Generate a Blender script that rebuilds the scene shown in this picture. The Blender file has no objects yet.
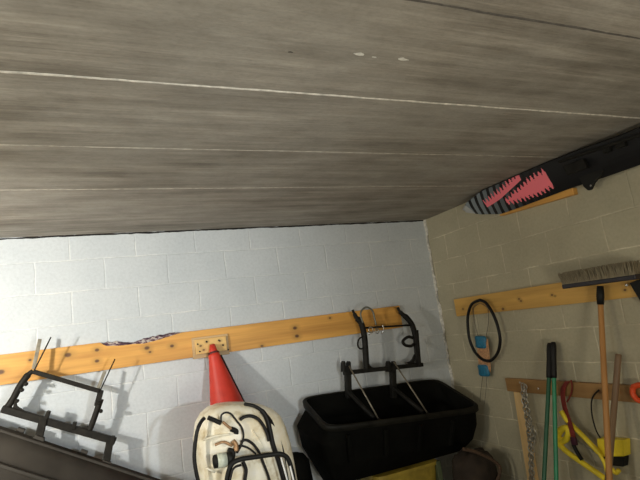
import bpy, bmesh, math, random
from mathutils import Vector, Matrix
random.seed(4)
scn = bpy.context.scene
COL = scn.collection

# ---------------------------------------------------------------- camera
EYE = 1.64
F = 497.212
yaw, pitch, roll = 0.422474, 0.170483, -0.13223
def cam_axes():
    f = Vector((math.sin(yaw)*math.cos(pitch), math.cos(yaw)*math.cos(pitch), math.sin(pitch)))
    r0 = Vector((math.cos(yaw), -math.sin(yaw), 0)); u0 = r0.cross(f)
    r = r0*math.cos(roll) + u0*math.sin(roll); u = -r0*math.sin(roll) + u0*math.cos(roll)
    return r, u, f
CR, CU, CF = cam_axes()
cd = bpy.data.cameras.new('camera'); cam = bpy.data.objects.new('camera', cd); COL.objects.link(cam)
m = Matrix((CR, CU, -CF)).transposed().to_4x4(); m.translation = (0, 0, EYE)
cam.matrix_world = m
cd.sensor_width = 36; cd.lens = F/640*36; cd.clip_start = 0.02
scn.camera = cam
CAM = Vector((0, 0, EYE))
def P(px, py, Y=None, X=None, Z=None):
    """point of the room seen at a place of the photograph, on a given wall-parallel plane"""
    d = CR*(px-320) - CU*(py-240) + CF*F
    if Y is not None: t = Y/d.y
    elif X is not None: t = X/d.x
    else: t = (Z-EYE)/d.z
    return CAM + d*t

WX, WY, H = 2.64, 3.5655, EYE+0.8       # right wall, back wall, ceiling
LX, FY = -2.9, -2.6                     # left wall, open front

# ---------------------------------------------------------------- materials
def newmat(name):
    mt = bpy.data.materials.new(name); mt.use_nodes = True
    nt = mt.node_tree; b = nt.nodes['Principled BSDF']
    return mt, nt, b
def N(nt, t, **kw):
    n = nt.nodes.new(t)
    for k, v in kw.items():
        if k.startswith('_'): setattr(n, k[1:], v)
        else: n.inputs[k.replace('__', ' ')].default_value = v
    return n
def c4(c): return (c[0], c[1], c[2], 1)
def ramp(nt, fac, stops):
    r = nt.nodes.new('ShaderNodeValToRGB'); nt.links.new(fac, r.inputs[0])
    e = r.color_ramp.elements
    while len(e) < len(stops): e.new(0.5)
    for k, (p, c) in enumerate(stops):
        e[k].position = p; e[k].color = c4(c) if len(c) == 3 else c
    return r.outputs[0]
def objvec(nt, scale=(1, 1, 1), loc=(0, 0, 0), rot=(0, 0, 0)):
    tc = nt.nodes.new('ShaderNodeTexCoord'); mp = nt.nodes.new('ShaderNodeMapping')
    mp.inputs['Scale'].default_value = scale; mp.inputs['Location'].default_value = loc; mp.inputs['Rotation'].default_value = rot
    nt.links.new(tc.outputs['Object'], mp.inputs[0]); return mp.outputs[0]
def noise(nt, vec, scale, detail=4, rough=.55):
    n = N(nt, 'ShaderNodeTexNoise', Scale=scale, Detail=detail, Roughness=rough)
    nt.links.new(vec, n.inputs['Vector']); return n.outputs[0]
def mix(nt, fac, a, b, mode='MIX'):
    n = nt.nodes.new('ShaderNodeMix'); n.data_type = 'RGBA'; n.blend_type = mode
    for s, v in ((0, fac), (6, a), (7, b)):
        if isinstance(v, bpy.types.NodeSocket): nt.links.new(v, n.inputs[s])
        elif s == 0: n.inputs[0].default_value = v
        else: n.inputs[s].default_value = c4(v)
    return n.outputs[2]
def bump(nt, b, h, strength=.4, dist=.004):
    n = N(nt, 'ShaderNodeBump', Strength=strength, Distance=dist)
    nt.links.new(h, n.inputs['Height']); nt.links.new(n.outputs[0], b.inputs['Normal'])

def mat(name, col, rough=.6, metal=0.0, var=.25, scale=18, bmp=.0, spec=.5):
    mt, nt, b = newmat(name)
    v = objvec(nt); n = noise(nt, v, scale)
    dark = tuple(x*(1-var) for x in col); lite = tuple(min(1, x*(1+var)) for x in col)
    nt.links.new(ramp(nt, n, [(.3, dark), (.7, lite)]), b.inputs['Base Color'])
    b.inputs['Roughness'].default_value = rough; b.inputs['Metallic'].default_value = metal
    b.inputs['Specular IOR Level'].default_value = spec
    if bmp: bump(nt, b, n, bmp, .003)
    return mt

def block_wall(name, base, mortar, axis, offx, offz, blotch, rough=.55, speck=None):
    mt, nt, b = newmat(name)
    tc = nt.nodes.new('ShaderNodeTexCoord'); sp = nt.nodes.new('ShaderNodeSeparateXYZ'); cb = nt.nodes.new('ShaderNodeCombineXYZ')
    nt.links.new(tc.outputs['Object'], sp.inputs[0])
    nt.links.new(sp.outputs[axis], cb.inputs[0]); nt.links.new(sp.outputs[2], cb.inputs[1])
    mp = nt.nodes.new('ShaderNodeMapping'); mp.inputs['Location'].default_value = (offx, offz, 0)
    nt.links.new(cb.outputs[0], mp.inputs[0])
    # wobble the joints a little
    nz = N(nt, 'ShaderNodeTexNoise', Scale=7, Detail=3); nt.links.new(mp.outputs[0], nz.inputs['Vector'])
    ad = nt.nodes.new('ShaderNodeVectorMath'); ad.operation = 'MULTIPLY_ADD'
    nt.links.new(nz.outputs['Color'], ad.inputs[0]); ad.inputs[1].default_value = (.018, .018, 0); nt.links.new(mp.outputs[0], ad.inputs[2])
    br = N(nt, 'ShaderNodeTexBrick', Scale=1.0); br.offset = .5; br.offset_frequency = 2
    br.inputs['Mortar Size'].default_value = .007; br.inputs['Mortar Smooth'].default_value = 1.0
    br.inputs['Brick Width'].default_value = .405; br.inputs['Row Height'].default_value = .2065
    br.inputs['Color1'].default_value = c4(base); br.inputs['Color2'].default_value = c4(tuple(x*.96 for x in base))
    br.inputs['Mortar'].default_value = c4(mortar); nt.links.new(ad.outputs[0], br.inputs['Vector'])
    n1 = noise(nt, mp.outputs[0], 2.2, 6, .6); n2 = noise(nt, mp.outputs[0], 55, 4, .6)
    # joints show only here and there
    jm = ramp(nt, noise(nt, mp.outputs[0], 6.5, 4), [(.40, (.12,)*3), (.56, (1, 1, 1))])
    jf = mix(nt, 1.0, br.outputs['Fac'], jm, 'MULTIPLY')
    c = mix(nt, jf, base, mortar)
    c = mix(nt, ramp(nt, n1, [(.35, (0, 0, 0)), (.7, (1, 1, 1))]), c, blotch)
    c = mix(nt, .35, c, ramp(nt, n2, [(.3, (.72,)*3), (.6, (1, 1, 1))]), 'MULTIPLY')
    nt.links.new(c, b.inputs['Base Color'])
    b.inputs['Roughness'].default_value = rough
    inv = N(nt, 'ShaderNodeMath', _operation='MULTIPLY_ADD'); nt.links.new(br.outputs['Fac'], inv.inputs[0]); inv.inputs[1].default_value = -1.0
    sc = N(nt, 'ShaderNodeMath', _operation='MULTIPLY'); nt.links.new(n2, sc.inputs[0]); sc.inputs[1].default_value = .5
    nt.links.new(sc.outputs[0], inv.inputs[2])
    bump(nt, b, inv.outputs[0], .55, .0035)
    return mt

def concrete_ceiling(name):
    mt, nt, b = newmat(name)
    s1 = noise(nt, objvec(nt, (.45, 7, 1)), 2.0, 8, .68)     # long streaks along the planks
    s2 = noise(nt, objvec(nt, (1.5, 45, 1), (3, 1, 0)), 2.0, 6, .7)
    s3 = noise(nt, objvec(nt, (1, 1, 1)), 1.6, 5, .6)
    s4 = noise(nt, objvec(nt, (1, 2, 1)), 60, 3, .6)
    c = ramp(nt, s1, [(.28, (0.174, 0.153, 0.122)), (.5, (0.307, 0.278, 0.235)), (.68, (0.447, 0.406, 0.348))])
    c = mix(nt, .75, c, ramp(nt, s2, [(.3, (.62, .60, .58)), (.6, (1, 1, 1))]), 'MULTIPLY')
    c = mix(nt, ramp(nt, s3, [(.38, (0, 0, 0)), (.7, (.85, .85, .85))]), c, (0.377, 0.354, 0.313))
    s5 = noise(nt, objvec(nt, (1, 2.2, 1), (5, 2, 0)), 3.2, 6, .65)
    c = mix(nt, .55, c, ramp(nt, s5, [(.32, (.6, .58, .55)), (.6, (1.12, 1.12, 1.12))]), 'MULTIPLY')
    c = mix(nt, .4, c, ramp(nt, s4, [(.3, (.7,)*3), (.55, (1, 1, 1))]), 'MULTIPLY')
    nt.links.new(c, b.inputs['Base Color']); b.inputs['Roughness'].default_value = .85
    bump(nt, b, s2, .5, .004)
    return mt

def wood(name, base, dark, axis, knots=(), rough=.55, grain=30, sat=None):
    """axis 0/1/2: the direction the grain runs in object space; knots: (x,y,z,r)"""
    mt, nt, b = newmat(name)
    sc = [grain]*3; sc[axis] = 1.2
    g = noise(nt, objvec(nt, tuple(sc)), 1.4, 5, .6)
    sc2 = [6]*3; sc2[axis] = .8
    g2 = noise(nt, objvec(nt, tuple(sc2)), 1.5, 3, .5)
    c = ramp(nt, g, [(.3, dark), (.62, base)])
    c = mix(nt, .5, c, ramp(nt, g2, [(.35, tuple(x*.72 for x in base)), (.65, tuple(min(1, x*1.2) for x in base))]))
    tc = nt.nodes.new('ShaderNodeTexCoord')
    for (x, y, z, r) in knots:
        d = N(nt, 'ShaderNodeVectorMath', _operation='DISTANCE'); mp = nt.nodes.new('ShaderNodeMapping'); ksc = [1, 1, 1]; ksc[axis] = .72; mp.inputs['Scale'].default_value = ksc; nt.links.new(tc.outputs['Object'], mp.inputs[0]); nt.links.new(mp.outputs[0], d.inputs[0]); d.inputs[1].default_value = (x*ksc[0], y*ksc[1], z*ksc[2])
        k = ramp(nt, d.outputs['Value'], [(r*.55, (1, 1, 1)), (r*1.05, (.35,)*3), ])
        k2 = ramp(nt, d.outputs['Value'], [(r*.9, (1, 1, 1)), (min(1, r*3.2), (0, 0, 0))])
        c = mix(nt, mix(nt, 1.0, k2, (.75,)*3, 'MULTIPLY'), c, tuple(x*.62 for x in base))
        k3 = ramp(nt, d.outputs['Value'], [(r*.7, (1, 1, 1)), (r*1.15, (0, 0, 0))])
        c = mix(nt, k3, c, (.13, .055, .018))
    nt.links.new(c, b.inputs['Base Color']); b.inputs['Roughness'].default_value = rough
    bump(nt, b, g, .25, .002)
    return mt

M = {}
M['black_plastic'] = mat('black_plastic', (.008, .008, .007), .6, 0, .3, 9, .15, spec=.3)
M['tub_black'] = mat('tub_black', (.005, .005, .004), .7, 0, .4, 6, .3, spec=.07)
M['blade_grey'] = mat('blade_grey', (.044, .038, .031), .6, 0, .3, 5, .2, spec=.3)
M['dark_steel'] = mat('dark_steel', (.012, .011, .009), .6, 0, .4, 25, .3, spec=.2)
M['worn_steel'] = mat('worn_steel', (.013, .011, .008), .6, 0, .5, 30, .3, spec=.2)
M['rod_steel'] = mat('rod_steel', (.30, .27, .21), .4, .7, .3, 30)
M['chrome'] = mat('chrome', (.8, .8, .8), .2, 1.0, .05, 30)
M['galv'] = mat('galvanised', (.50, .48, .43), .35, .85, .3, 60)
M['rubber'] = mat('rubber', (.008, .007, .007), .5, 0, .2, 30, spec=.3)
M['cream'] = mat('cream_plastic', (.90, .86, .68), .42, 0, .16, 7, .1)
def cream():
    mt, nt, b = newmat('cream_stained')
    v = objvec(nt); n = noise(nt, v, 9, 5, .65); n2 = noise(nt, v, 4, 4, .6)
    c = ramp(nt, n, [(.32, (.62, .50, .30)), (.48, (.93, .86, .68)), (.7, (.97, .92, .80))])
    c = mix(nt, ramp(nt, n2, [(.52, (0, 0, 0)), (.72, (.55,)*3)]), c, (.62, .42, .12))
    nt.links.new(c, b.inputs['Base Color']); b.inputs['Roughness'].default_value = .4; bump(nt, b, n, .1, .003); return mt
M['cream'] = cream()
M['cream_stain'] = mat('cream_cap', (.50, .40, .14), .5, 0, .35, 20)
M['brass'] = mat('brass', (.42, .24, .12), .4, .4, .4, 50)
M['red'] = mat('red_plastic', (.60, .040, .022), .5, 0, .12, 10)
M['maroon'] = mat('dark_red_strap', (.20, .022, .014), .7, 0, .3, 40)
M['orange'] = mat('orange_plastic', (.75, .085, .02), .5, 0, .1, 10)
M['yellow'] = mat('yellow_paint', (.88, .68, .035), .45, 0, .12, 20)
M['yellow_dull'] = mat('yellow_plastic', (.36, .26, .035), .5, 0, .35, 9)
M['olive'] = mat('olive_band', (.08, .10, .05), .6, 0, .3, 9)
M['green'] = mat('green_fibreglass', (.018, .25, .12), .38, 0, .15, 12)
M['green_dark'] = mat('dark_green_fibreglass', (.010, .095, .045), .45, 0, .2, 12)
M['blue'] = mat('blue_tape', (.02, .17, .30), .5, 0, .3, 60, .3)
M['tan_cord'] = mat('tan_cord', (.60, .33, .17), .75, 0, .35, 70, .4)
M['cord'] = mat('grey_cord', (.11, .10, .085), .8, 0, .3, 60)
M['brown_cloth'] = mat('brown_cloth', (.030, .020, .013), .9, 0, .4, 12, .5)
M['caulk'] = mat('caulk', (.62, .60, .55), .8, 0, .3, 40, .5)
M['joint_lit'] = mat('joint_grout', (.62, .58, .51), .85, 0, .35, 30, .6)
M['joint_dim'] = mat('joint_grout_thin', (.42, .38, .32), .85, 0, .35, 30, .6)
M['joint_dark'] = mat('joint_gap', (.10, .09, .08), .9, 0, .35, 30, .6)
M['gap_black'] = mat('wall_top_gap', (.012, .011, .01), .9, 0, .4, 20, .3)
M['bark'] = None
M['floor'] = mat('floor_concrete', (.22, .21, .195), .75, 0, .25, 5, .3)
M['side_wall'] = mat('side_wall', (.42, .41, .38), .8, 0, .08, 5)
M['label_white'] = mat('pump_face', (.62, .66, .55), .3, 0, .15, 60)
M['ceiling'] = concrete_ceiling('concrete_ceiling')
M['wall_back'] = block_wall('white_block', (.62, .655, .68), (.84, .85, .84), 0, -1.24, -.228-EYE+.2065*20, (.55, .59, .62))
M['wall_right'] = block_wall('grey_block', (.50, .455, .325), (.84, .77, .58), 1, -2.5375, -.210-EYE+.2065*20, (.42, .38, .27), .7)

def bark_mat():
    mt, nt, b = newmat('bark')
    n = noise(nt, objvec(nt, (1, 1, 2)), 38, 5, .7)
    nt.links.new(ramp(nt, n, [(.40, (.05, .025, .045)), (.5, (.17, .09, .12)), (.57, (.60, .54, .50)), (.75, (.60, .42, .22))]), b.inputs['Base Color'])
    b.inputs['Roughness'].default_value = .9; bump(nt, b, n, .8, .008); return mt
M['bark'] = bark_mat()

# ---------------------------------------------------------------- mesh helpers
def frame(a, b):
    z = (b-a).normalized()
    x = z.orthogonal().normalized() if abs(z.z) > .95 else z.cross(Vector((0, 0, 1))).normalized()
    return x, z.cross(x).normalized(), z
def ring_faces(bm, rings, close=True, cap=True):
    n = len(rings[0])
    for i in range(len(rings)-1):
        for k in range(n if close else n-1):
            try: bm.faces.new((rings[i][k], rings[i][(k+1) % n], rings[i+1][(k+1) % n], rings[i+1][k]))
            except ValueError: pass
    if cap:
        try: bm.faces.new(list(reversed(rings[0])))
        except ValueError: pass
        try: bm.faces.new(rings[-1])
        except ValueError: pass
def smooth_path(pts, n=6):
    pts = [Vector(p) for p in pts]
    if len(pts) < 3: return pts
    out = []
    for i in range(len(pts)-1):
        p0 = pts[max(i-1, 0)]; p1 = pts[i]; p2 = pts[i+1]; p3 = pts[min(i+2, len(pts)-1)]
        for k in range(n):
            t = k/n
            out.append(.5*((2*p1)+(p2-p0)*t+(2*p0-5*p1+4*p2-p3)*t*t+(3*p1-p0-3*p2+p3)*t**3))
    out.append(pts[-1]); return out
def tube(bm, pts, r, seg=10, smooth=True, closed=False, flat=1.0):
    pts = smooth_path(pts) if smooth else [Vector(p) for p in pts]
    n = len(pts); rings = []; up = None
    for i, p in enumerate(pts):
        if closed: t = (pts[(i+1) % n]-pts[i-1])
        else: t = pts[min(i+1, n-1)]-pts[max(i-1, 0)]
        if t.length < 1e-9: t = Vector((0, 0, 1))
        t.normalize()
        if up is None: up = t.orthogonal().normalized() if abs(t.z) > .95 else t.cross(Vector((0, 0, 1))).normalized()
        up = (up - t*up.dot(t)).normalized(); sd = t.cross(up)
        rr = r[min(i, len(r)-1)] if isinstance(r, (list, tuple)) else r
        rings.append([bm.verts.new(p + up*math.cos(2*math.pi*k/seg)*rr + sd*math.sin(2*math.pi*k/seg)*rr*flat) for k in range(seg)])
    if closed: rings.append(rings[0])
    ring_faces(bm, rings, True, not closed)
def box(bm, c, size, rot=None):
    c = Vector(c); R = rot or Matrix.Identity(3); v = []
    for sx in (-1, 1):
        for sy in (-1, 1):
            for sz in (-1, 1): v.append(bm.verts.new(c + R @ Vector((sx*size[0]/2, sy*size[1]/2, sz*size[2]/2))))
    for f in ((0, 1, 3, 2), (4, 6, 7, 5), (0, 4, 5, 1), (2, 3, 7, 6), (0, 2, 6, 4), (1, 5, 7, 3)): bm.faces.new([v[i] for i in f])
def beam(bm, a, b, w, d, depth_dir=Vector((0, 1, 0))):
    """a rectangular bar from a to b: w across, d along depth_dir"""
    a = Vector(a); b = Vector(b); z = (b-a).normalized(); y = (depth_dir - z*depth_dir.dot(z)).normalized(); x = y.cross(z)
    box(bm, (a+b)/2, (w, d, (b-a).length), Matrix((x, y, z)).transposed())
def prism(bm, outline, off):
    off = Vector(off); A = [bm.verts.new(Vector(p)) for p in outline]; B = [bm.verts.new(Vector(p)+off) for p in outline]
    ring_faces(bm, [A, B])
def lathe(bm, a, b, prof, seg=20):
    """prof: (t along a->b in metres, radius)"""
    a = Vector(a); b = Vector(b); x, y, z = frame(a, b)
    rings = [[bm.verts.new(a + z*t + x*math.cos(2*math.pi*k/seg)*r + y*math.sin(2*math.pi*k/seg)*r) for k in range(seg)] for t, r in prof]
    ring_faces(bm, rings)
def torus(bm, c, nrm, R, r, seg=24, s2=8, sx=1, up=None):
    nrm = Vector(nrm).normalized(); x = nrm.orthogonal().normalized() if up is None else (Vector(up)-nrm*Vector(up).dot(nrm)).normalized(); y = nrm.cross(x)
    tube(bm, [Vector(c)+x*math.cos(2*math.pi*k/seg)*R*sx+y*math.sin(2*math.pi*k/seg)*R for k in range(seg)], r, s2, False, True)

def obj(name, bm, material, parent=None, bevel=0, smooth=False, sub=0, solid=0):
    bmesh.ops.recalc_face_normals(bm, faces=bm.faces[:])
    me = bpy.data.meshes.new(name); bm.to_mesh(me); bm.free()
    me.materials.append(material)
    o = bpy.data.objects.new(name, me); COL.objects.link(o)
    if smooth:
        for p in me.polygons: p.use_smooth = True
    if solid:
        s = o.modifiers.new('solid', 'SOLIDIFY'); s.thickness = solid; s.offset = -1
    if bevel:
        b = o.modifiers.new('bevel', 'BEVEL'); b.width = bevel; b.segments = 2; b.limit_method = 'ANGLE'
    if sub:
        s = o.modifiers.new('sub', 'SUBSURF'); s.levels = s.render_levels = sub
    if parent:
        o.parent = parent; o.matrix_parent_inverse = Matrix.Translation(-parent.location)
    return o
def tag(o, label, cat, group=None):
    o['label'] = label; o['category'] = cat
    if group: o['group'] = group
    return o
def thing(name, label, cat, loc, group=None):
    o = bpy.data.objects.new(name, None); COL.objects.link(o); o.location = loc; o.empty_display_size = .1
    return tag(o, label, cat, group)
def struct(name, bm, mt, **kw):
    o = obj(name, bm, mt, **kw); o['kind'] = 'structure'; return o
def B(): return bmesh.new()

# ---------------------------------------------------------------- the setting
T = .15
b = B(); box(b, ((LX+WX)/2, (FY+WY)/2, -T/2), (WX-LX+2*T, WY-FY+2*T, T)); struct('floor', b, M['floor'])
b = B(); box(b, ((LX+WX)/2, (FY+WY)/2, H+T/2), (WX-LX+2*T, WY-FY+2*T, T)); struct('ceiling', b, M['ceiling'])
b = B(); box(b, ((LX+WX)/2, WY+T/2, (H)/2), (WX-LX+2*T, T, H)); struct('wall_back', b, M['wall_back'])
b = B(); box(b, (WX+T/2, (FY+WY)/2, H/2), (T, WY-FY, H)); struct('wall_right', b, M['wall_right'])
b = B(); box(b, (LX-T/2, (FY+WY)/2, H/2), (T, WY-FY, H)); struct('wall_left', b, M['side_wall'])

def bead(name, a, c, w, mt, proud, nrm, step=.02, jit=.5, skip=0.0):
    """an irregular line of grout laid on a surface"""
    a = Vector(a); c = Vector(c); nrm = Vector(nrm); n = int((c-a).length/step); t = (c-a).normalized(); s = nrm.cross(t)
    bm = B(); rings = []; off = 0; ww = 1
    for i in range(n+1):
        p = a+(c-a)*i/n; off = off*.85+random.uniform(-.2, .2)*w*jit; ww = ww*.6+.4*random.uniform(1-jit, 1+jit)
        h = w*ww/2
        rings.append([bm.verts.new(p+s*(off-h)-nrm*.001), bm.verts.new(p+s*(off-h*.5)+nrm*proud), bm.verts.new(p+s*(off+h*.5)+nrm*proud), bm.verts.new(p+s*(off+h)-nrm*.001)])
    ring_faces(bm, rings)
    return struct(name, bm, mt)
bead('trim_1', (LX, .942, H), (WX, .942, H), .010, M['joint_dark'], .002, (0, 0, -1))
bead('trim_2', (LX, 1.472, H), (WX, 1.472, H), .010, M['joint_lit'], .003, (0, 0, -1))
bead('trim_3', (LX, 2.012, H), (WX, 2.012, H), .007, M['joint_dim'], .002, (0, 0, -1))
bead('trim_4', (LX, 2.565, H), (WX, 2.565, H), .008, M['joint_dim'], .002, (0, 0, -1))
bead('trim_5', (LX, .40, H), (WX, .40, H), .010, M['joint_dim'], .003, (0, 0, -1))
bead('trim_6', (LX, WY, H-.005), (WX, WY, H-.005), .013, M['gap_black'], .003, (0, -1, 0), jit=.6)
bead('trim_7', (WX-.012, WY-.002, .3), (WX-.012, WY-.002, H), .030, M['caulk'], .006, (-.7, -.7, 0), step=.012, jit=.95)

# small pale patches of spalled concrete on the ceiling
for px, py, r in ((360, 54, .012), (402, 59, .014), (374, 57, .006), (290, 52, .006)):
    c = P(px, py, Z=H); b = B()
    vs = [b.verts.new((c.x+math.cos(k*.7854)*r*random.uniform(.8, 1.9), c.y+math.sin(k*.7854)*r*random.uniform(.3, .7), H-.0015)) for k in range(8)]
    vt = [b.verts.new((v.co.x, v.co.y, H+.002)) for v in vs]
    ring_faces(b, [vs, vt]); struct('trim_8', b, M['caulk'] if px > 300 else M['joint_dark'])

# ---------------------------------------------------------------- boards
bf = WY-.032
def bz(px, py): return P(px, py, Y=bf)
zt = (bz(240, 327).z+bz(354, 310).z+bz(60, 347).z)/3; zb = (bz(0, 384).z+bz(240, 349).z+bz(290, 344.4).z+bz(352, 336).z)/4
xr = bz(401, 315).x
print('back board', zb, zt, xr)
top = [(-1.9, zt), (bz(100, 344).x, zt), (bz(105, 347).x, zt-.020), (bz(124, 347).x, zt-.032), (bz(143, 345).x, zt-.036), (bz(158, 341).x, zt-.024), (bz(176, 335).x, zt-.004), (bz(184, 333).x, zt)]
knots = [(68, 355), (97, 350), (97, 361), (147, 348), (150, 352), (1, 372), (295, 328), (297, 336), (172, 346), (30, 360), (262, 346), (330, 318)]
kn = [(bz(x, y).x, bf, bz(x, y).z, r) for (x, y), r in zip(knots, (.014, .010, .010, .012, .007, .014, .012, .012, .010, .006, .008, .007))]
M['pine_back'] = wood('pine_back', (.74, .385, .085), (.48, .19, .035), 0, kn)
bt = thing('wall_board', 'long knotty pine board fixed along the white block wall, bark left on its top edge', 'board', ((-1.9+xr)/2, bf, zb))
b = B(); prism(b, [(x, bf, z) for x, z in top]+[(xr, bf, zt), (xr, bf, zb), (-1.9, bf, zb)], (0, WY-bf, 0))
obj('plank', b, M['pine_back'], bt, bevel=.002)
b = B()
rings = []
wp = [(bz(103, 345).x, .004), (bz(107, 346).x, .012), (bz(116, 346).x, .015), (bz(126, 346).x, .008), (bz(134, 345).x, .005), (bz(143, 344).x, .015), (bz(152, 341).x, .016), (bz(162, 338).x, .013), (bz(172, 336).x, .010), (bz(180, 334).x, .004)]
def topz(x):
    for (x0, z0), (x1, z1) in zip(top, top[1:]):
        if x0 <= x <= x1: return z0+(z1-z0)*(x-x0)/(x1-x0)
    return zt
for i in range(40):
    x = wp[0][0]+(wp[-1][0]-wp[0][0])*i/39
    for (x0, r0), (x1, r1) in zip(wp, wp[1:]):
        if x0 <= x <= x1: r = r0+(r1-r0)*(x-x0)/(x1-x0)
    r *= random.uniform(1.2, 1.7); z = topz(x)+r*.15
    rings.append([b.verts.new((x, bf+.002, z-r*.7)), b.verts.new((x, bf-.003, z)), b.verts.new((x, bf+.008, z+r*.8)), b.verts.new((x, WY-.002, z+r)), b.verts.new((x, WY-.002, z-r*.7))])
ring_faces(b, rings)
o = obj('bark_edge', b, M['bark'], bt); o['label'] = 'purplish brown strip of bark on the pine board'

# small wooden block on the board
M['pine_block'] = wood('pine_block', (.80, .52, .18), (.62, .34, .10), 0, [(bz(x, y).x, bf-.028, bz(x, y).z, .006) for x, y in ((200, 346), (206, 342), (222, 345), (219, 341), (203, 350))])
M['pine_pale'] = wood('pine_frame', (.58, .40, .20), (.40, .25, .10), 0)
bl = thing('hook_block', 'small pale wooden block with dark screw heads mounted on the long pine board', 'wooden block', P(211, 357, Y=bf))
a0 = P(193, 341, Y=bf); a1 = P(229, 352, Y=bf)
ctr = P(210.5, 345.5, Y=bf)
b = B(); box(b, (ctr.x, bf-.005, ctr.z-.005), (.250, .010, .142)); obj('back_plate', b, M['pine_pale'], bl, bevel=.002)
b = B(); box(b, (ctr.x, bf-.019, ctr.z+.002), (.212, .018, .098)); obj('block', b, M['pine_block'], bl, bevel=.003)
for dx, dz in ((-.09, .02), (-.03, .03), (.055, .028), (.08, -.01), (-.08, -.03), (.118, -.045)):
    b = B(); yy = bf-.028 if abs(dx) < .1 else bf-.010
    lathe(b, (ctr.x+dx, yy+.001, ctr.z+dz), (ctr.x+dx, yy-.01, ctr.z+dz), [(0, .006), (.003, .0055), (.004, .003)], 10); obj('screw', b, M['dark_steel'], bl)

# right wall boards
rf = WX-.030
def rz(px, py): return P(px, py, X=rf)
y1 = rz(455, 308).y
rz1t = (rz(454, 299).z+rz(559, 283).z)/2; rz1b = (rz(456, 315.6).z+rz(560, 305.5).z+rz(638, 298).z)/3
print('right board', rz1b, rz1t, y1)
kn = [(rf, rz(x, y).y, rz(x, y).z, r) for x, y, r in ((503, 309, .010), (463, 309, .006), (519, 299, .007), (521, 301, .006), (552, 295, .006), (555, 296, .004), (625, 290, .006))]
M['pine_right'] = wood('pine_right', (.68, .40, .10), (.50, .25, .05), 1, kn)
b = B(); box(b, ((rf+WX)/2, (y1+.9)/2, (rz1t+rz1b)/2), (WX-rf, y1-.9, rz1t-rz1b))
tag(obj('wall_board', b, M['pine_right'], bevel=.003), 'pale pine board on the beige block wall behind the push broom', 'board')
y2 = rz(506, 385).y
rz2t = (rz(506, 378.4).z+rz(640, 386).z)/2; rz2b = (rz(511, 392.5).z+rz(640, 402).z)/2
print('right low board', rz2b, rz2t, y2)
M['pine_dull'] = wood('pine_dull', (.34, .19, .07), (.22, .11, .035), 1, [(rf, rz(600, 392).y, rz(600, 392).z, .01)])
b = B(); box(b, ((rf+WX)/2, (y2+.9)/2, (rz2t+rz2b)/2), (WX-rf, y2-.9, rz2t-rz2b))
tag(obj('wall_board', b, M['pine_dull'], bevel=.003), 'darker brown board low on the beige block wall, holding chain and saw', 'board')
# upright stud under it
M['stud'] = wood('stud_wood', (.78, .54, .26), (.60, .38, .15), 2)
p0 = P(518.5, 392, X=WX-.025); p1 = P(532.5, 480, X=WX-.025)
pb = p1+(p1-p0)*((p1.z)/(p0.z-p1.z))
pb.z = 0; p0.z = rz2b
b = B(); beam(b, Vector((WX-.02, p0.y, p0.z)), Vector((WX-.02, pb.y, 0)), .070, .038, Vector((1, 0, 0)))
tag(obj('timber_upright', b, M['stud'], bevel=.003), 'pale upright plank standing on the wall under the lower brown board, beside the chain', 'plank')
# rail under the ceiling
q0 = P(506, 213, X=WX-.03); q1 = P(574, 191.5, X=WX-.03)
print('rail', q0, q1)
zr = (q0.z+q1.z)/2
M['pine_rail'] = wood('pine_rail', (.70, .36, .08), (.50, .22, .05), 1)
q0 = P(500, 216, X=2.602); q1 = P(574, 194.5, X=2.602)
b = B(); beam(b, (2.6205, q0.y, q0.z+.021), (2.6205, q1.y, q1.z+.021), .042, .037, Vector((1, 0, 0)))
tag(obj('support_rail', b, M['pine_rail'], bevel=.003), 'short orange pine rail under the painted ski near the ceiling', 'board')

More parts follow.
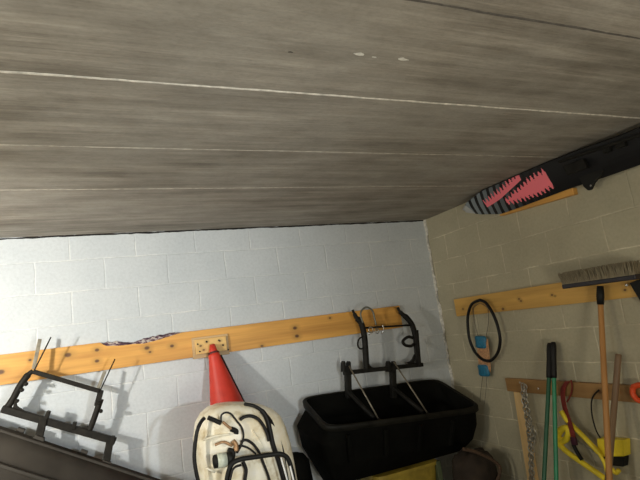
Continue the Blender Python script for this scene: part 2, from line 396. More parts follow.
# ---------------------------------------------------------------- ski under the ceiling
def ski_mats():
    # ribs and painted splash follow the ski's own length
    mt, nt, b = newmat('ski_painted')
    tc = nt.nodes.new('ShaderNodeTexCoord'); sp = nt.nodes.new('ShaderNodeSeparateXYZ'); nt.links.new(tc.outputs['UV'], sp.inputs[0])
    u, v = sp.outputs[0], sp.outputs[1]
    def mth(op, a, c=None, d=None):
        n = nt.nodes.new('ShaderNodeMath'); n.operation = op
        for i, s in enumerate((a, c, d)):
            if s is None: continue
            if isinstance(s, bpy.types.NodeSocket): nt.links.new(s, n.inputs[i])
            else: n.inputs[i].default_value = s
        return n.outputs[0]
    nz = noise(nt, tc.outputs['UV'], 6, 3)
    nz2 = noise(nt, tc.outputs['UV'], 26, 2)
    # u in metres from the tip; v 0 (lower edge) .. 1 (upper edge)
    rib = mth('SINE', mth('MULTIPLY', mth('ADD', u, mth('MULTIPLY', v, -.05)), 96.0))
    ribm = mth('GREATER_THAN', mth('ADD', rib, mth('MULTIPLY', nz, .6)), .1)
    nearm = mth('LESS_THAN', u, .80)
    fade = nt.nodes.new('ShaderNodeMapRange'); nt.links.new(u, fade.inputs[0]); fade.inputs[1].default_value = .12; fade.inputs[2].default_value = .62
    gcol = mix(nt, fade.outputs[0], (.27, .31, .34), (.016, .018, .02))
    c = mix(nt, mth('MULTIPLY', ribm, nearm), (.010, .010, .011), gcol)
    tip = mth('LESS_THAN', u, .10)
    c = mix(nt, tip, c, (.52, .54, .55))
    jag = mth('MULTIPLY', mth('ADD', mth('MULTIPLY', mth('SINE', mth('MULTIPLY', u, 190.0)), .7), mth('MULTIPLY', nz2, 2.2)), .12)
    # upper flame: band rising from lower left to the upper edge
    cen = mth('ADD', mth('MULTIPLY', mth('SUBTRACT', u, .27), 1.35), .36)
    d1 = mth('SUBTRACT', v, cen)
    f1 = mth('MULTIPLY', mth('GREATER_THAN', d1, -.05), mth('LESS_THAN', d1, mth('ADD', jag, .05)))
    f1 = mth('MULTIPLY', f1, mth('MULTIPLY', mth('GREATER_THAN', u, .27), mth('LESS_THAN', u, .66)))
    # lower flame: wedge
    w = mth('MULTIPLY', mth('SUBTRACT', u, .46), .8)
    cen2 = mth('ADD', mth('MULTIPLY', mth('SUBTRACT', u, .46), .55), .34)
    d2 = mth('ABSOLUTE', mth('SUBTRACT', v, cen2))
    f2 = mth('LESS_THAN', d2, mth('ADD', mth('MINIMUM', w, .21), mth('MULTIPLY', mth('SUBTRACT', jag, .05), .9)))
    f2 = mth('MULTIPLY', f2, mth('MULTIPLY', mth('GREATER_THAN', u, .46), mth('LESS_THAN', u, .85)))
    f = mth('MAXIMUM', f1, f2)
    c = mix(nt, f, c, (1.0, .22, .27))
    nt.links.new(c, b.inputs['Base Color']); b.inputs['Roughness'].default_value = .5; b.inputs['Specular IOR Level'].default_value = .25
    return mt
M['ski'] = ski_mats()
# long ski lying on its edge along the wall, its top edge near the ceiling
tipp = P(463.5, 208, X=2.56)
def ski_pts():
    top = [(466, 203), (481, 190), (501, 178), (520, 170.5), (541, 163.5), (580, 150), (615, 138), (640, 128), (690, 108), (760, 80)]
    bot = [(466, 212.5), (481, 214.5), (501, 214), (521, 207), (541, 199.5), (571, 188), (603, 178), (640, 165), (690, 146), (760, 120)]
    return top, bot
tp, bp_ = ski_pts()
XT, XB = 2.490, 2.583
Tt = [P(x, y, X=XT) for x, y in tp]; Bb = [P(x, y, X=XB) for x, y in bp_]
for v in Tt: v.z = min(v.z, H-.012)
print('ski', [tuple(round(a, 2) for a in v) for v in Tt], [tuple(round(a, 2) for a in v) for v in Bb])
sk = thing('water_ski', 'long black ski with grey ribbed tip and pink splash paint high under the ceiling', 'ski', (2.58, Bb[3].y, Bb[3].z))
b = B(); uvl = b.loops.layers.uv.new('uv')
rows = []
tipv = (P(463, 209, X=2.56))
allT = [tipv+Vector((0, 0, .004))]+Tt; allB = [tipv-Vector((0, 0, .004))]+Bb
def lerp_list(L, n):
    out = []
    for i in range(len(L)-1):
        for k in range(n): out.append(L[i].lerp(L[i+1], k/n))
    out.append(L[-1]); return out
allT = lerp_list(allT, 3); allB = lerp_list(allB, 3)
front = []; back = []
nin = Vector((.75, 0, .65)).normalized()
for t, q in zip(allT, allB):
    row = []; rb = []
    for k in range(7):
        s = k/6; p = q.lerp(t, s); bul = math.sin(math.pi*s)*.012
        row.append((b.verts.new(p-nin*bul), s)); rb.append(b.verts.new(p+nin*.016))
    front.append(row); back.append(rb)
y0 = tipv.y
def quad(vs, uvs=None):
    try: f = b.faces.new(vs)
    except ValueError: return
    f.smooth = False
    for l in f.loops:
        l[uvl].uv = (0, 0)
    if uvs:
        for l, uv in zip(f.loops, uvs): l[uvl].uv = uv
for i in range(len(front)-1):
    for k in range(6):
        vs = [front[i][k], front[i][k+1], front[i+1][k+1], front[i+1][k]]
        quad([v for v, s in vs], [(y0-v.co.y, s) for v, s in vs])
        vv = [back[i][k], back[i+1][k], back[i+1][k+1], back[i][k+1]]
        quad(vv, [(1.0, .5)]*4)
    quad([front[i][0][0], front[i+1][0][0], back[i+1][0], back[i][0]], [(1., .1)]*4)
    quad([front[i][6][0], back[i][6], back[i+1][6], front[i+1][6][0]], [(1., .1)]*4)
quad([front[0][k][0] for k in range(7)]+[back[0][k] for k in range(6, -1, -1)], [(0.02, .5)]*14)
quad([front[-1][k][0] for k in range(6, -1, -1)]+[back[-1][k] for k in range(7)], [(1.0, .5)]*14)
obj('board', b, M['ski'], sk)
# binding plates and raised edge
b = B()
def on(i, s, lift):  # on the ski face
    return P(*tp[i], X=XT).lerp(Bb[i], 1-s)
L = [P(x, y, X=2.49) for x, y in ((560, 162), (583, 154), (600, 149), (620, 143), (640, 137), (700, 116))]
beam(b, L[0]+Vector((-.01,0,0)), L[-1]+Vector((-.01,0,0)), .014, .018, Vector((1, 0, 0)))
obj('edge_rail', b, M['dark_steel'], sk, bevel=.003)
for pts in (((604, 147), (612, 145), (613, 151), (606, 154)), ((617, 142), (627, 139), (628, 146), (619, 149)), ((566, 166), (586, 159), (590, 168), (570, 175))):
    b = B(); prism(b, [P(x, y, X=2.505) for x, y in pts], (-.026, 0, 0)); obj('binding_plate', b, M['dark_steel'], sk, bevel=.004)
b = B(); prism(b, [P(x, y, X=2.57) for x, y in ((580, 176), (586, 187), (590, 190.5), (593, 189.5), (596, 183), (606, 171), (600, 160), (584, 166))], (-.02, 0, .0))
fn = obj('fin', b, M['black_plastic'], sk, bevel=.003)
b = B(); c = P(591, 185.5, X=2.551); lathe(b, c, c+Vector((-.01, 0, 0)), [(0, .006), (.004, .005)], 10); obj('bolt', b, M['chrome'], fn)

# ---------------------------------------------------------------- hanging loop and cord hank
def loopset():
    X0 = 2.562
    pts = [(480, 300), (486, 303), (492, 312), (497, 324), (500, 338), (499, 349), (495, 357), (489, 361), (482, 359), (475, 352), (470, 341), (468, 328), (468, 315), (472, 304)]
    pr = []
    for i, (x, y) in enumerate(pts): pr.append(P(x, y, X=X0+(.012 if 4 < i < 10 else 0)))
    pr2 = smooth_path(pr+[pr[0]], 5)[:-1]
    b = B(); tube(b, pr2, .0112, 8, False, True)
    t = tag(obj('drive_belt', b, M['rubber'], smooth=True), 'black rubber loop hanging from the left end of the pale pine board', 'rubber belt')
    h = thing('cord_hank', 'tan hank of cord with blue taped ends hanging inside the black rubber loop', 'cord', P(483, 376, X=2.60))
    b = B()
    for k in range(9):
        x = 476.5+k*1.35
        tube(b, [P(x, 339, X=2.60), P(x+1.2, 350, X=2.588), P(x+2.5, 362, X=2.588), P(x+3, 372, X=2.60)], .0052, 6)
    obj('cord_bundle', b, M['tan_cord'], h, smooth=True)
    for (x0, y0, x1, y1, r) in ((480.5, 336, 482, 348, .062), (483, 364.5, 485, 376, .060)):
        b = B(); a = P(x0, y0, X=2.595); c = P(x1, y1, X=2.595); L = (c-a).length
        lathe(b, a, c, [(0, r*.8), (L*.15, r), (L*.5, r*.92), (L*.85, r*1.02), (L, r*.8)], 14)
        for v in b.verts: v.co.x = 2.592+(v.co.x-2.595)*.32
        obj('tape_wrap', b, M['blue'], h, smooth=True)
    for pts in (((473, 308, 2.603), (474.5, 322, 2.603), (478, 336, 2.60)), ((488, 308, 2.603), (488.5, 322, 2.603), (486, 337, 2.60)),
                ((473, 308, 2.603), (480, 303.5, 2.600), (488, 308, 2.603)), ((483, 375, 2.603), (481, 390, 2.606), (480, 402, 2.606)), ((487, 375, 2.603), (486, 390, 2.606), (484.5, 404, 2.606))):
        b = B(); tube(b, [P(x, y, X=xx) for x, y, xx in pts], .0022, 5); obj('string', b, M['cord'], h)
    b = B(); c = P(480, 302, X=rf+.003); lathe(b, c, c+Vector((-.05, 0, .008)), [(0, .0025), (.04, .0025), (.041, .006), (.044, .006)], 8)
    tag(obj('nail', b, M['galv']), 'nail in the pale pine board holding the black rubber loop', 'nail')
loopset()

# ---------------------------------------------------------------- push broom, bristles up
def lean(px0, py0, X0, px1, py1):
    a = P(px0, py0, X=X0); c = P(px1, py1, Y=a.y); d = c-a; f = a+d*(a.z/(-d.z)); return a, c, f
a, c, f = lean(600.5, 303, 2.545, 609.5, 480)
print('broom', a, c, f)
br = thing('push_broom', 'push broom standing bristles up with black head and orange wooden handle', 'broom', f)
M['handle'] = wood('handle_wood', (.50, .24, .07), (.36, .15, .04), 2)
M['handle_old'] = wood('old_handle_wood', (.25, .155, .085), (.14, .085, .05), 2)
b = B(); L = (f-a).length; lathe(b, f, a, [(0, .010), (.01, .0145), (L*.5, .0155), (L-.01, .0145), (L, .013)], 14)
obj('handle', b, M['handle'], br, smooth=True)
h0 = P(600.2, 286, X=2.55)
b = B(); d = (h0-a); lathe(b, a-d*.08, h0, [(0, .018), (d.length*.5, .021), (d.length*1.08, .017)], 14); obj('ferrule', b, M['black_plastic'], br, smooth=True)
e0 = P(565, 286.5, X=2.55); e1 = P(639, 276.5, X=2.55)
b = B(); beam(b, e0, e1, .027, .055, Vector((1, 0, 0))); hd = obj('head', b, mat('broom_head', (.018, .018, .026), .45, 0, .2, 20), br, bevel=.006)
def bristles():
    bm = B(); n = 150; dr = (e1-e0)
    for i in range(n):
        for j in range(5):
            base = e0+dr*(.01+.98*(i+random.random()*.6)/n)+Vector((-.024+.012*j, 0, .012))
            tp_ = base+Vector((random.uniform(-.018, .012)+(j-1.5)*.006, random.uniform(-.012, .012)+ (i/n-.5)*-.02, random.uniform(.060, .076)))
            s = .0017
            vs = [bm.verts.new(base+Vector(o)*s) for o in ((-1, -1, 0), (1, -1, 0), (0, 1, 0))]; vt = [bm.verts.new(tp_+Vector(o)*s*.8) for o in ((-1, -1, 0), (1, -1, 0), (0, 1, 0))]
            ring_faces(bm, [vs, vt])
    return bm
o = obj('bristles', bristles(), mat('bristle', (.34, .29, .20), .6, 0, .2, 30), br); o['kind'] = 'stuff'
b = B(); cc = P(597, 274, X=2.512); 

# brown leaning handle
a = P(618.5, 354, X=2.60); c = P(608, 480, Y=2.07); f = c+(c-a)*(c.z/(a.z-c.z))
print('stick', a, c, f)
f2 = f
b = B(); L = (f-a).length; lathe(b, f, a, [(0, .016), (L-.02, .0165), (L-.004, .016), (L, .011)], 14)
tag(obj('wooden_handle', b, M['handle_old'], smooth=True), 'weathered grey brown wooden pole leaning on the wall just right of the push broom handle', 'pole')

# ---------------------------------------------------------------- digger with green handles
a, c, f = lean(551.5, 342, 2.585, 550, 480)
print('digger', a, c, f)
dg = thing('post_hole_digger', 'garden tool with two green shafts and black grips, leaning against the lower brown board', 'garden tool', f)
Y0 = a.y
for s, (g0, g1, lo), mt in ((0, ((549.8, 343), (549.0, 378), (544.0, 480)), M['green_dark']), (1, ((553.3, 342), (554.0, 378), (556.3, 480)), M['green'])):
    pa = P(*g0, X=2.590); YY = pa.y; pm = P(*g1, Y=YY); pl = P(*lo, Y=YY)
    d = (pl-pm); pe = pm+d*((pm.z-.32)/(-d.z))
    b = B(); tube(b, [pm+(pa-pm)*.3, pm, pl, pe], .0125, 12, False); obj('shaft', b, mt, dg, smooth=True)
    b = B(); L = (pa-pm).length; lathe(b, pm, pa, [(0, .0165), (L*.1, .0175), (L*.55, .0165), (L*.8, .018), (L*.93, .0175), (L, .012)], 12); obj('grip', b, M['rubber'], dg, smooth=True)
    b = B(); sg = -1 if s == 0 else 1
    rings = []
    for t in range(9):
        q = t/8; w = .055*(1-.5*q**2); cz = .36*(1-q); row = []
        for k in range(9):
            an = -1.1+2.2*k/8; row.append(b.verts.new((pe.x+math.sin(an)*w, pe.y+sg*(-.02+.055*math.cos(an)-.03), cz)))
        rings.append(row)
    ring_faces(b, rings, False, False); obj('blade', b, M['worn_steel'], dg, smooth=True, solid=.003)

# ---------------------------------------------------------------- chain
def chain():
    bm = B(); top = P(524, 384, X=2.60)
    def run(pts):
        pts = smooth_path([P(x, y, X=xx) for x, y, xx in [(u_, v_, w_-.022) for u_, v_, w_ in pts]], 8)
        acc = 0; last = pts[0]; k = 0
        for p in pts[1:]:
            while (p-last).length >= .026:
                d = (p-last).normalized(); c = last+d*.013; last = last+d*.026; k += 1
                n = Vector((1, .35, 0)) if k % 2 else Vector((.35, -1, 0))
                n = (n+Vector((0, 0, random.uniform(-.2, .2)))).normalized()
                torus(bm, c, n, .0125, .0036, 10, 6, 1.55, d)
    run([(523.0, 384, 2.603), (523, 398, 2.60), (525.5, 412, 2.60), (528, 428, 2.60), (530, 450, 2.60), (531.5, 500, 2.60), (532, 560, 2.60)])
    run([(525.0, 385, 2.592), (526, 400, 2.585), (529, 415, 2.585), (532, 430, 2.585), (533, 442, 2.585), (532, 460, 2.585), (534, 500, 2.59), (535, 560, 2.59)])
    run([(529, 425, 2.575), (534, 430, 2.57), (535, 437, 2.57), (531, 442, 2.57), (529, 434, 2.573)])
    tag(obj('chain', bm, M['galv'], smooth=True), 'doubled galvanised steel chain hanging from the left end of the lower brown board', 'chain')
    b = B(); c = P(524, 383, X=rf+.004); lathe(b, c, c+Vector((-.04, 0, .01)), [(0, .003), (.035, .003), (.036, .007), (.039, .007)], 8)
    tag(obj('nail', b, M['galv']), 'nail in the lower brown board from which the steel chain hangs', 'nail')
chain()
b = B(); c = P(539, 388.5, X=rf); lathe(b, c, c+Vector((-.02, 0, .0)), [(0, .004), (.004, .009), (.008, .008), (.01, .003)], 10)
tag(obj('screw', b, M['chrome']), 'bright silver screw head in the lower brown board between chain and green tool', 'screw')

# ---------------------------------------------------------------- bow saw, red strap
def saw():
    X0 = 2.555
    pts = [(561, 411), (566, 419), (573, 426), (586, 439), (599, 453)]
    pts2 = [(558, 443), (566, 451), (577, 459), (590, 468), (604, 478), (616, 488)]
    s = thing('bow_saw', 'yellow tubular bow saw with thin steel blade hanging by a red strap', 'saw', P(600, 488, X=X0))
    b = B(); tube(b, [P(x, y, X=X0) for x, y in pts], .015, 10); obj('frame_tube', b, M['yellow'], s, smooth=True)
    b = B(); tube(b, [P(x, y, X=X0-.02) for x, y in pts2], .017, 10); obj('frame_tube', b, M['yellow'], s, smooth=True)
    b = B(); tube(b, [P(x, y, X=X0-.012) for x, y in ((561, 440), (558, 436), (561, 430), (566, 428), (569, 431), (567, 438), (563, 441), (558, 443))], .020, 10); obj('grip', b, M['yellow'], s, smooth=True)
    b = B(); beam(b, P(566, 433, X=X0-.01), P(601, 457, X=X0-.005), .010, .003, Vector((1, 0, 0))); o = obj('saw_blade', b, M['galv'], s); o['label'] = 'steel blade'
    b = B(); tube(b, [P(x, y, X=X0-.005) for x, y in ((598, 452), (604, 462), (607, 472), (612, 484))], .010, 8); obj('frame_end', b, M['yellow'], s, smooth=True)
    st = thing('strap', 'dark red webbing strap looped over the lower brown board, holding the yellow saw', 'strap', P(575, 444, X=2.58))
    b = B()
    path = smooth_path([P(x, y, X=xx) for x, y, xx in ((568, 381, 2.605), (563.5, 388, 2.595), (563, 398, 2.585), (566, 412, 2.57), (570, 424, 2.54), (573, 436, 2.53), (575, 444, 2.53))], 6)
    w = .017
    rings = [[b.verts.new(p+Vector(o)) for o in ((-.002, w, 0), (.002, w, 0), (.002, -w, 0), (-.002, -w, 0))] for p in path]
    ring_faces(b, rings); obj('webbing', b, M['maroon'], st)
    b = B(); tube(b, [P(x, y, X=2.60) for x, y in ((571, 380), (572, 386), (571, 394), (567, 402))], .005, 6); obj('loop', b, M['maroon'], st, smooth=True)
    b = B(); box(b, P(574, 441, X=2.525), (.02, .035, .045)); obj('buckle', b, mat('buckle', (.07, .02, .04), .4, .3), st, bevel=.004)
    b = B(); tube(b, [P(x, y, X=2.53) for x, y in ((573, 444), (577, 452), (582, 460))], .011, 8)
    obj('strap_tail', b, M['black_plastic'], st, smooth=True)
saw()
def lantern():
    X0 = 2.600
    t = thing('tool_case', 'square yellow case with black base hanging on a thin black strap behind the broom handle', 'tool case', P(611, 466, X=X0))
    b = B(); prism(b, [P(x, y, X=X0-.02) for x, y in ((596.5, 438.5), (624, 440), (624.5, 456.5), (598, 457))], (.055, 0, 0)); obj('body', b, M['yellow'], t, bevel=.005)
    b = B(); prism(b, [P(x, y, X=X0-.012) for x, y in ((602, 457), (624, 457), (623, 467), (606, 465))], (.045, 0, 0)); obj('base', b, M['black_plastic'], t, bevel=.004)
    b = B(); tube(b, [P(x, y, X=xx) for x, y, xx in ((601, 439, X0), (596, 430, 2.585), (592, 415, 2.595), (591.5, 402, 2.595), (594, 395, 2.60), (599, 390, 2.603))], .0042, 8); obj('strap', b, M['rubber'], t, smooth=True)
    b = B(); tube(b, [P(x, y, X=xx) for x, y, xx in ((607, 465, X0), (612, 469, 2.56), (616, 473, 2.56), (619, 470, 2.56))], .012, 8); obj('foot', b, M['yellow'], t, smooth=True)
lantern()
# orange thing at the right edge
b = B(); tube(b, [P(x, y, X=2.585) for x, y in ((633, 387), (640, 385), (650, 388), (653, 396), (646, 401), (638, 400), (633, 394), (633, 387.5))], .015, 10)
tag(obj('handle_loop', b, M['orange'], smooth=True), 'bright orange plastic loop handle at the right end of the lower brown board', 'handle')
b = B(); prism(b, [P(x, y, X=2.575) for x, y in ((629, 283), (640, 279), (652, 290), (652, 310), (641, 303))], (.03, 0, 0))
hk = thing('wall_hook', 'black hanging tool with silver bolt at the right end of the pale pine board', 'hook', P(645, 305, X=2.58))
obj('plate', b, M['black_plastic'], hk, bevel=.003)
b = B(); c = P(627.5, 285, X=2.60); lathe(b, c+Vector((.01, 0, 0)), c+Vector((-.02, 0, 0)), [(0, .006), (.01, .009), (.02, .010), (.024, .004)], 12); obj('bolt', b, M['chrome'], hk, smooth=True)

# ---------------------------------------------------------------- black bucket with mounting frame
def ringquad(bm, q, n=56, ex=9.0):
    BL, BR, FR, FL = q; out = []
    for k in range(n):
        t = 2*math.pi*k/n; cx, sx = math.cos(t), math.sin(t)
        u = math.copysign(abs(cx)**(2/ex), cx); v = math.copysign(abs(sx)**(2/ex), sx)
        u = (u+1)/2; v = (v+1)/2
        out.append(bm.verts.new((BL.lerp(BR, u)).lerp(FL.lerp(FR, u), v)))
    return out
YB, YF = 3.49, 3.10
rim = [P(300, 398.5, Y=YB), P(437, 379, Y=YB), P(483, 407.5, Y=YF), P(326, 428.5, Y=YF)]
print('rim', [tuple(round(a, 2) for a in v) for v in rim])
rim2 = [v+Vector((0, 0, -.035)) for v in rim]
mid = [rim[0]+Vector((-.075, .01, -.16)), rim[1]+Vector((.01, .01, -.16)), rim[2]+Vector((-.02, .02, -.13)), rim[3]+Vector((-.01, .03, -.12))]
low = [rim[0]+Vector((-.06, -.01, -.30)), rim[1]+Vector((-.02, -.01, -.28)), rim[2]+Vector((-.05, .06, -.23)), rim[3]+Vector((.02, .06, -.24))]
bot = [rim[0]+Vector((.06, -.05, -.42)), rim[1]+Vector((-.10, -.05, -.38)), rim[2]+Vector((-.12, .12, -.29)), rim[3]+Vector((.07, .12, -.32))]
zbot = min(v.z for v in bot)
for v in bot: v.z = zbot
bk = thing('tractor_bucket', 'black plastic tub bucket with steel mounting frame, beside the white tank', 'bucket', (sum(v.x for v in bot)/4, sum(v.y for v in bot)/4, zbot))
print('zbot', zbot)
b = B()
def inset(q, d, dz):
    c = (q[0]+q[1]+q[2]+q[3])/4; return [v+(c-v).normalized()*d+Vector((0, 0, dz)) for v in q]
rings = [ringquad(b, q) for q in (inset(rim, .02, .0), rim, rim2, inset(rim2, .02, -.002), mid, low, bot)]
ring_faces(b, rings, True, False); b.faces.new(rings[-1])
inner = [ringquad(b, q) for q in (inset(rim, .028, -.012), inset(mid, .03, 0), inset(low, .04, 0), inset(bot, .05, .03))]
ring_faces(b, inner, True, False); b.faces.new(inner[-1])
ring_faces(b, [rings[0], inner[0]], True, False)
obj('tub', b, M['tub_black'], bk, smooth=False, bevel=.004)
b = B(); rr = [ringquad(b, q, 56, 9) for q in (inset(rim2, -.006, .004), inset(rim, -.008, .0), inset(rim, .004, .010), inset(rim, .024, .006))]; ring_faces(b, rr, True, False)
obj('rim', b, mat('tub_rim', (.012, .011, .008), .55, 0, .5, 14, .3, spec=.2), bk, smooth=True, solid=.004)
# moulded ribs on the front wall
for u in (.12, .34, .56, .78):
    b = B(); A = rim2[3].lerp(rim2[2], u); C = low[3].lerp(low[2], u)
    beam(b, A+Vector((0, .0, -.02)), C+Vector((0, -.012, 0)), .035, .03, Vector((0, 1, 0))); obj('rib', b, M['tub_black'], bk, bevel=.008)
# mounting frame
YP = 3.425
fr = B()
def bar(bm, pts, w, d, Y): 
    for (p, q) in zip(pts, pts[1:]): beam(bm, P(*p, Y=Y), P(*q, Y=Y), w, d)
beam(fr, P(344, 373, Y=YP), P(422, 364.5, Y=YP), .030, .045)
obj('cross_bar', fr, M['dark_steel'], bk, bevel=.004)
b = B()
def arm(bm, pts, r, Y, flat=1.0): tube(bm, [P(x, y, Y=Y) for x, y in pts], r, 12, True, False, flat)
arm(b, [(352.5, 310), (356, 317), (361, 323), (364, 334), (365.5, 350), (366.5, 371)], [.010]*4+[.016]*4+[.023]*40, YP, 1.0); obj('arm', b, M['dark_steel'], bk, smooth=True)
b = B(); arm(b, [(397.5, 307.5), (401, 313), (407, 318), (412.5, 326), (415.5, 338), (417, 352), (418.5, 366)], [.011]*5+[.017]*5+[.022]*40, YP); obj('arm', b, M['dark_steel'], bk, smooth=True)
b = B(); beam(b, P(416.5, 330, Y=YP-.03), P(419.5, 367, Y=YP-.03), .020, .03); obj('side_plate', b, M['dark_steel'], bk, bevel=.003)
b = B(); arm(b, [(366, 327.8), (412, 325)], .0075, YP); obj('cross_rod', b, M['dark_steel'], bk, smooth=True)
for (c, sg) in (((369, 368), -1), ((414, 362), 1)):
    b = B(); x, y = c
    prism(b, [P(x+sg*1, y-8, Y=YP-.008), P(x-sg*1, y-3, Y=YP-.008), P(x-sg*3, y-1, Y=YP-.008), P(x-sg*8, y+1, Y=YP-.008), P(x+sg*1, y+3, Y=YP-.008)], (0, .02, 0)); obj('gusset', b, M['dark_steel'], bk, bevel=.002)
for (x0, x1) in ((347.5, 348.5), (392.5, 393.5)):
    b = B(); beam(b, P(x0, 366, Y=YP), P(x1, 398, Y=YP+.01), .042, .045)
    po = obj('post', b, M['dark_steel'], bk, bevel=.005)
    b = B()
    for dx in (-2.6, 2.6): 
        prism(b, [P(x0+dx-1, 372, Y=YP-.028), P(x0+dx-1, 363, Y=YP-.028), P(x0+dx, 361, Y=YP-.028), P(x0+dx+1, 363, Y=YP-.028), P(x0+dx+1, 372, Y=YP-.028)], (0, .056, 0))
    obj('clevis', b, M['dark_steel'], po, bevel=.002)
for (p, q) in (((349, 366), (379, 420)), ((394, 362), (428, 414))):
    b = B(); tube(b, [P(*p, Y=YP-.04), P(*q, Y=3.16)], .0055, 8, False); rd = obj('hinge_rod', b, M['rod_steel'], bk, smooth=True); rd['label'] = 'pale bare metal rod'
    b = B(); c = P(*q, Y=3.16); lathe(b, c+Vector((0, 0, -.012)), c+Vector((0, 0, .012)), [(0, .008), (.012, .013), (.024, .008)], 10); obj('rod_end', b, M['worn_steel'], rd, smooth=True)
    b = B(); tube(b, [P(p[0]-.5, p[1]+26, Y=YP-.02), P(q[0]-5, q[1]-2, Y=3.19)], .016, 8, False); obj('strut', b, M['dark_steel'], bk, smooth=True)
# knobs and hook ring on the frame
b = B(); arm(b, [(413, 338), (408, 337), (403, 341), (405, 345), (411, 346), (414, 344)], .012, YP-.01); obj('latch', b, M['dark_steel'], bk, smooth=True)
b = B(); arm(b, [(363, 336), (358.5, 340), (358, 346), (361, 349), (364, 347)], .0065, YP-.01); obj('latch', b, M['dark_steel'], bk, smooth=True)
# ring and clip hanging on the left arm
rg = thing('key_ring', 'loop of grey cable with shiny clips hooked over the left arm of the bucket frame', 'cable loop', P(371, 330, Y=YP-.04))
b = B(); tube(b, smooth_path([P(x, y, Y=YP-.04) for x, y in ((363, 323), (360.5, 314), (363.5, 308.5), (368, 307.5), (372.5, 311), (374.5, 318), (376, 325))], 6), .007, 8, False)
obj('cable', b, mat('grey_cable', (.16, .16, .13), .4, .3), rg, smooth=True)
b = B()
for (x, y, R) in ((371, 330, .022), (377, 331, .018)): torus(b, P(x, y, Y=YP-.045), (.3, -1, .1), R, .004, 16, 6)
obj('ring', b, M['galv'], rg, smooth=True)
b = B(); tube(b, [P(382.5, 325, Y=YP-.045), P(383.5, 329, Y=YP-.05), P(382, 334, Y=YP-.045)], .005, 8); obj('clip', b, M['chrome'], rg, smooth=True)
b = B(); tube(b, [P(369, 331.5, Y=YP-.05), P(369, 335, Y=YP-.05)], .006, 8, False); obj('clip', b, M['chrome'], rg, smooth=True)

# yellow drum and brown sack under/right of the bucket
yz = zbot
b = B()
yx = P(374, 480, Y=3.22).x; q = [(yx, 3.50), (yx+.50, 3.50), (yx+.50, 3.17), (yx, 3.17)]
yb = thing('yellow_tote', 'yellow plastic tote with dark green end band under the black bucket', 'storage bin', (q[0][0]+.25, 3.33, 0))
TY = yz
def qz(z, g=0): return [Vector((x+(g if i in (0, 3) else -g), y+(-g if i < 2 else g), z)) for i, (x, y) in enumerate(q)]
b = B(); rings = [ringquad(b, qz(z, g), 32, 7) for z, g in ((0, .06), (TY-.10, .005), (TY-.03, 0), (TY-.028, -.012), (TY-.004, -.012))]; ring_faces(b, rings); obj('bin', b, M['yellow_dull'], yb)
b = B(); xx = q[1][0]; prism(b, [(xx-.02, 3.165, TY-.2), (xx+.016, 3.165, TY-.2), (xx+.016, 3.165, TY-.008), (xx-.02, 3.165, TY-.008)], (0, .35, 0)); obj('end_band', b, M['olive'], yb, bevel=.004)

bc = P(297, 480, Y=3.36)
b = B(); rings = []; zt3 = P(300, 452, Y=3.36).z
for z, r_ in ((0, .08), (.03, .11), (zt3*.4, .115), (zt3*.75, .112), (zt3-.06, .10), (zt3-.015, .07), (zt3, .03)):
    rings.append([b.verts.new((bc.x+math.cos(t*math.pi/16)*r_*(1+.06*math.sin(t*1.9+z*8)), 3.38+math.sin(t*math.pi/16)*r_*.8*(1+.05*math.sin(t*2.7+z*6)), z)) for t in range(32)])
ring_faces(b, rings); tag(obj('shade_form', b, M['tub_black'], smooth=True), 'black form filling the shade between the cream tank and the black bucket', 'filler')  # black form added to stand in for shade below the bucket's left end
sx = P(470, 470, Y=3.1)
sc_ = thing('cloth_sack', 'dark brown cloth sack with rolled edge right of the black bucket', 'sack', (P(478, 480, Y=3.1).x, 3.1, 0))
cx = P(476, 480, Y=3.1).x; zt2 = P(470, 452, Y=3.1).z
b = B(); rings = []
for z, r, o_ in ((0, .13, 0), (.03, .17, 0), (zt2*.5, .175, .0), (zt2-.12, .16, .0), (zt2-.05, .15, .0), (zt2-.01, .12, .0), (zt2+.0, .05, 0)):
    rings.append([b.verts.new((cx+o_+math.cos(t*math.pi/14)*r*(1+.07*math.sin(t*1.7+z*9)), 3.1+math.sin(t*math.pi/14)*r*.85*(1+.06*math.sin(t*2.3+z*7)), z+.012*math.sin(t*1.1) if z > .01 else 0)) for t in range(28)])
ring_faces(b, rings); obj('sack_body', b, M['brown_cloth'], sc_, smooth=True)
b = B(); tube(b, [P(x, y, Y=2.95) for x, y in ((463, 449), (476, 452), (489, 458), (499, 466), (499, 476), (494, 486))], .012, 8)
obj('rolled_edge', b, mat('brown_edge', (.085, .05, .03), .8, 0, .4, 40, .4), sc_, smooth=True)

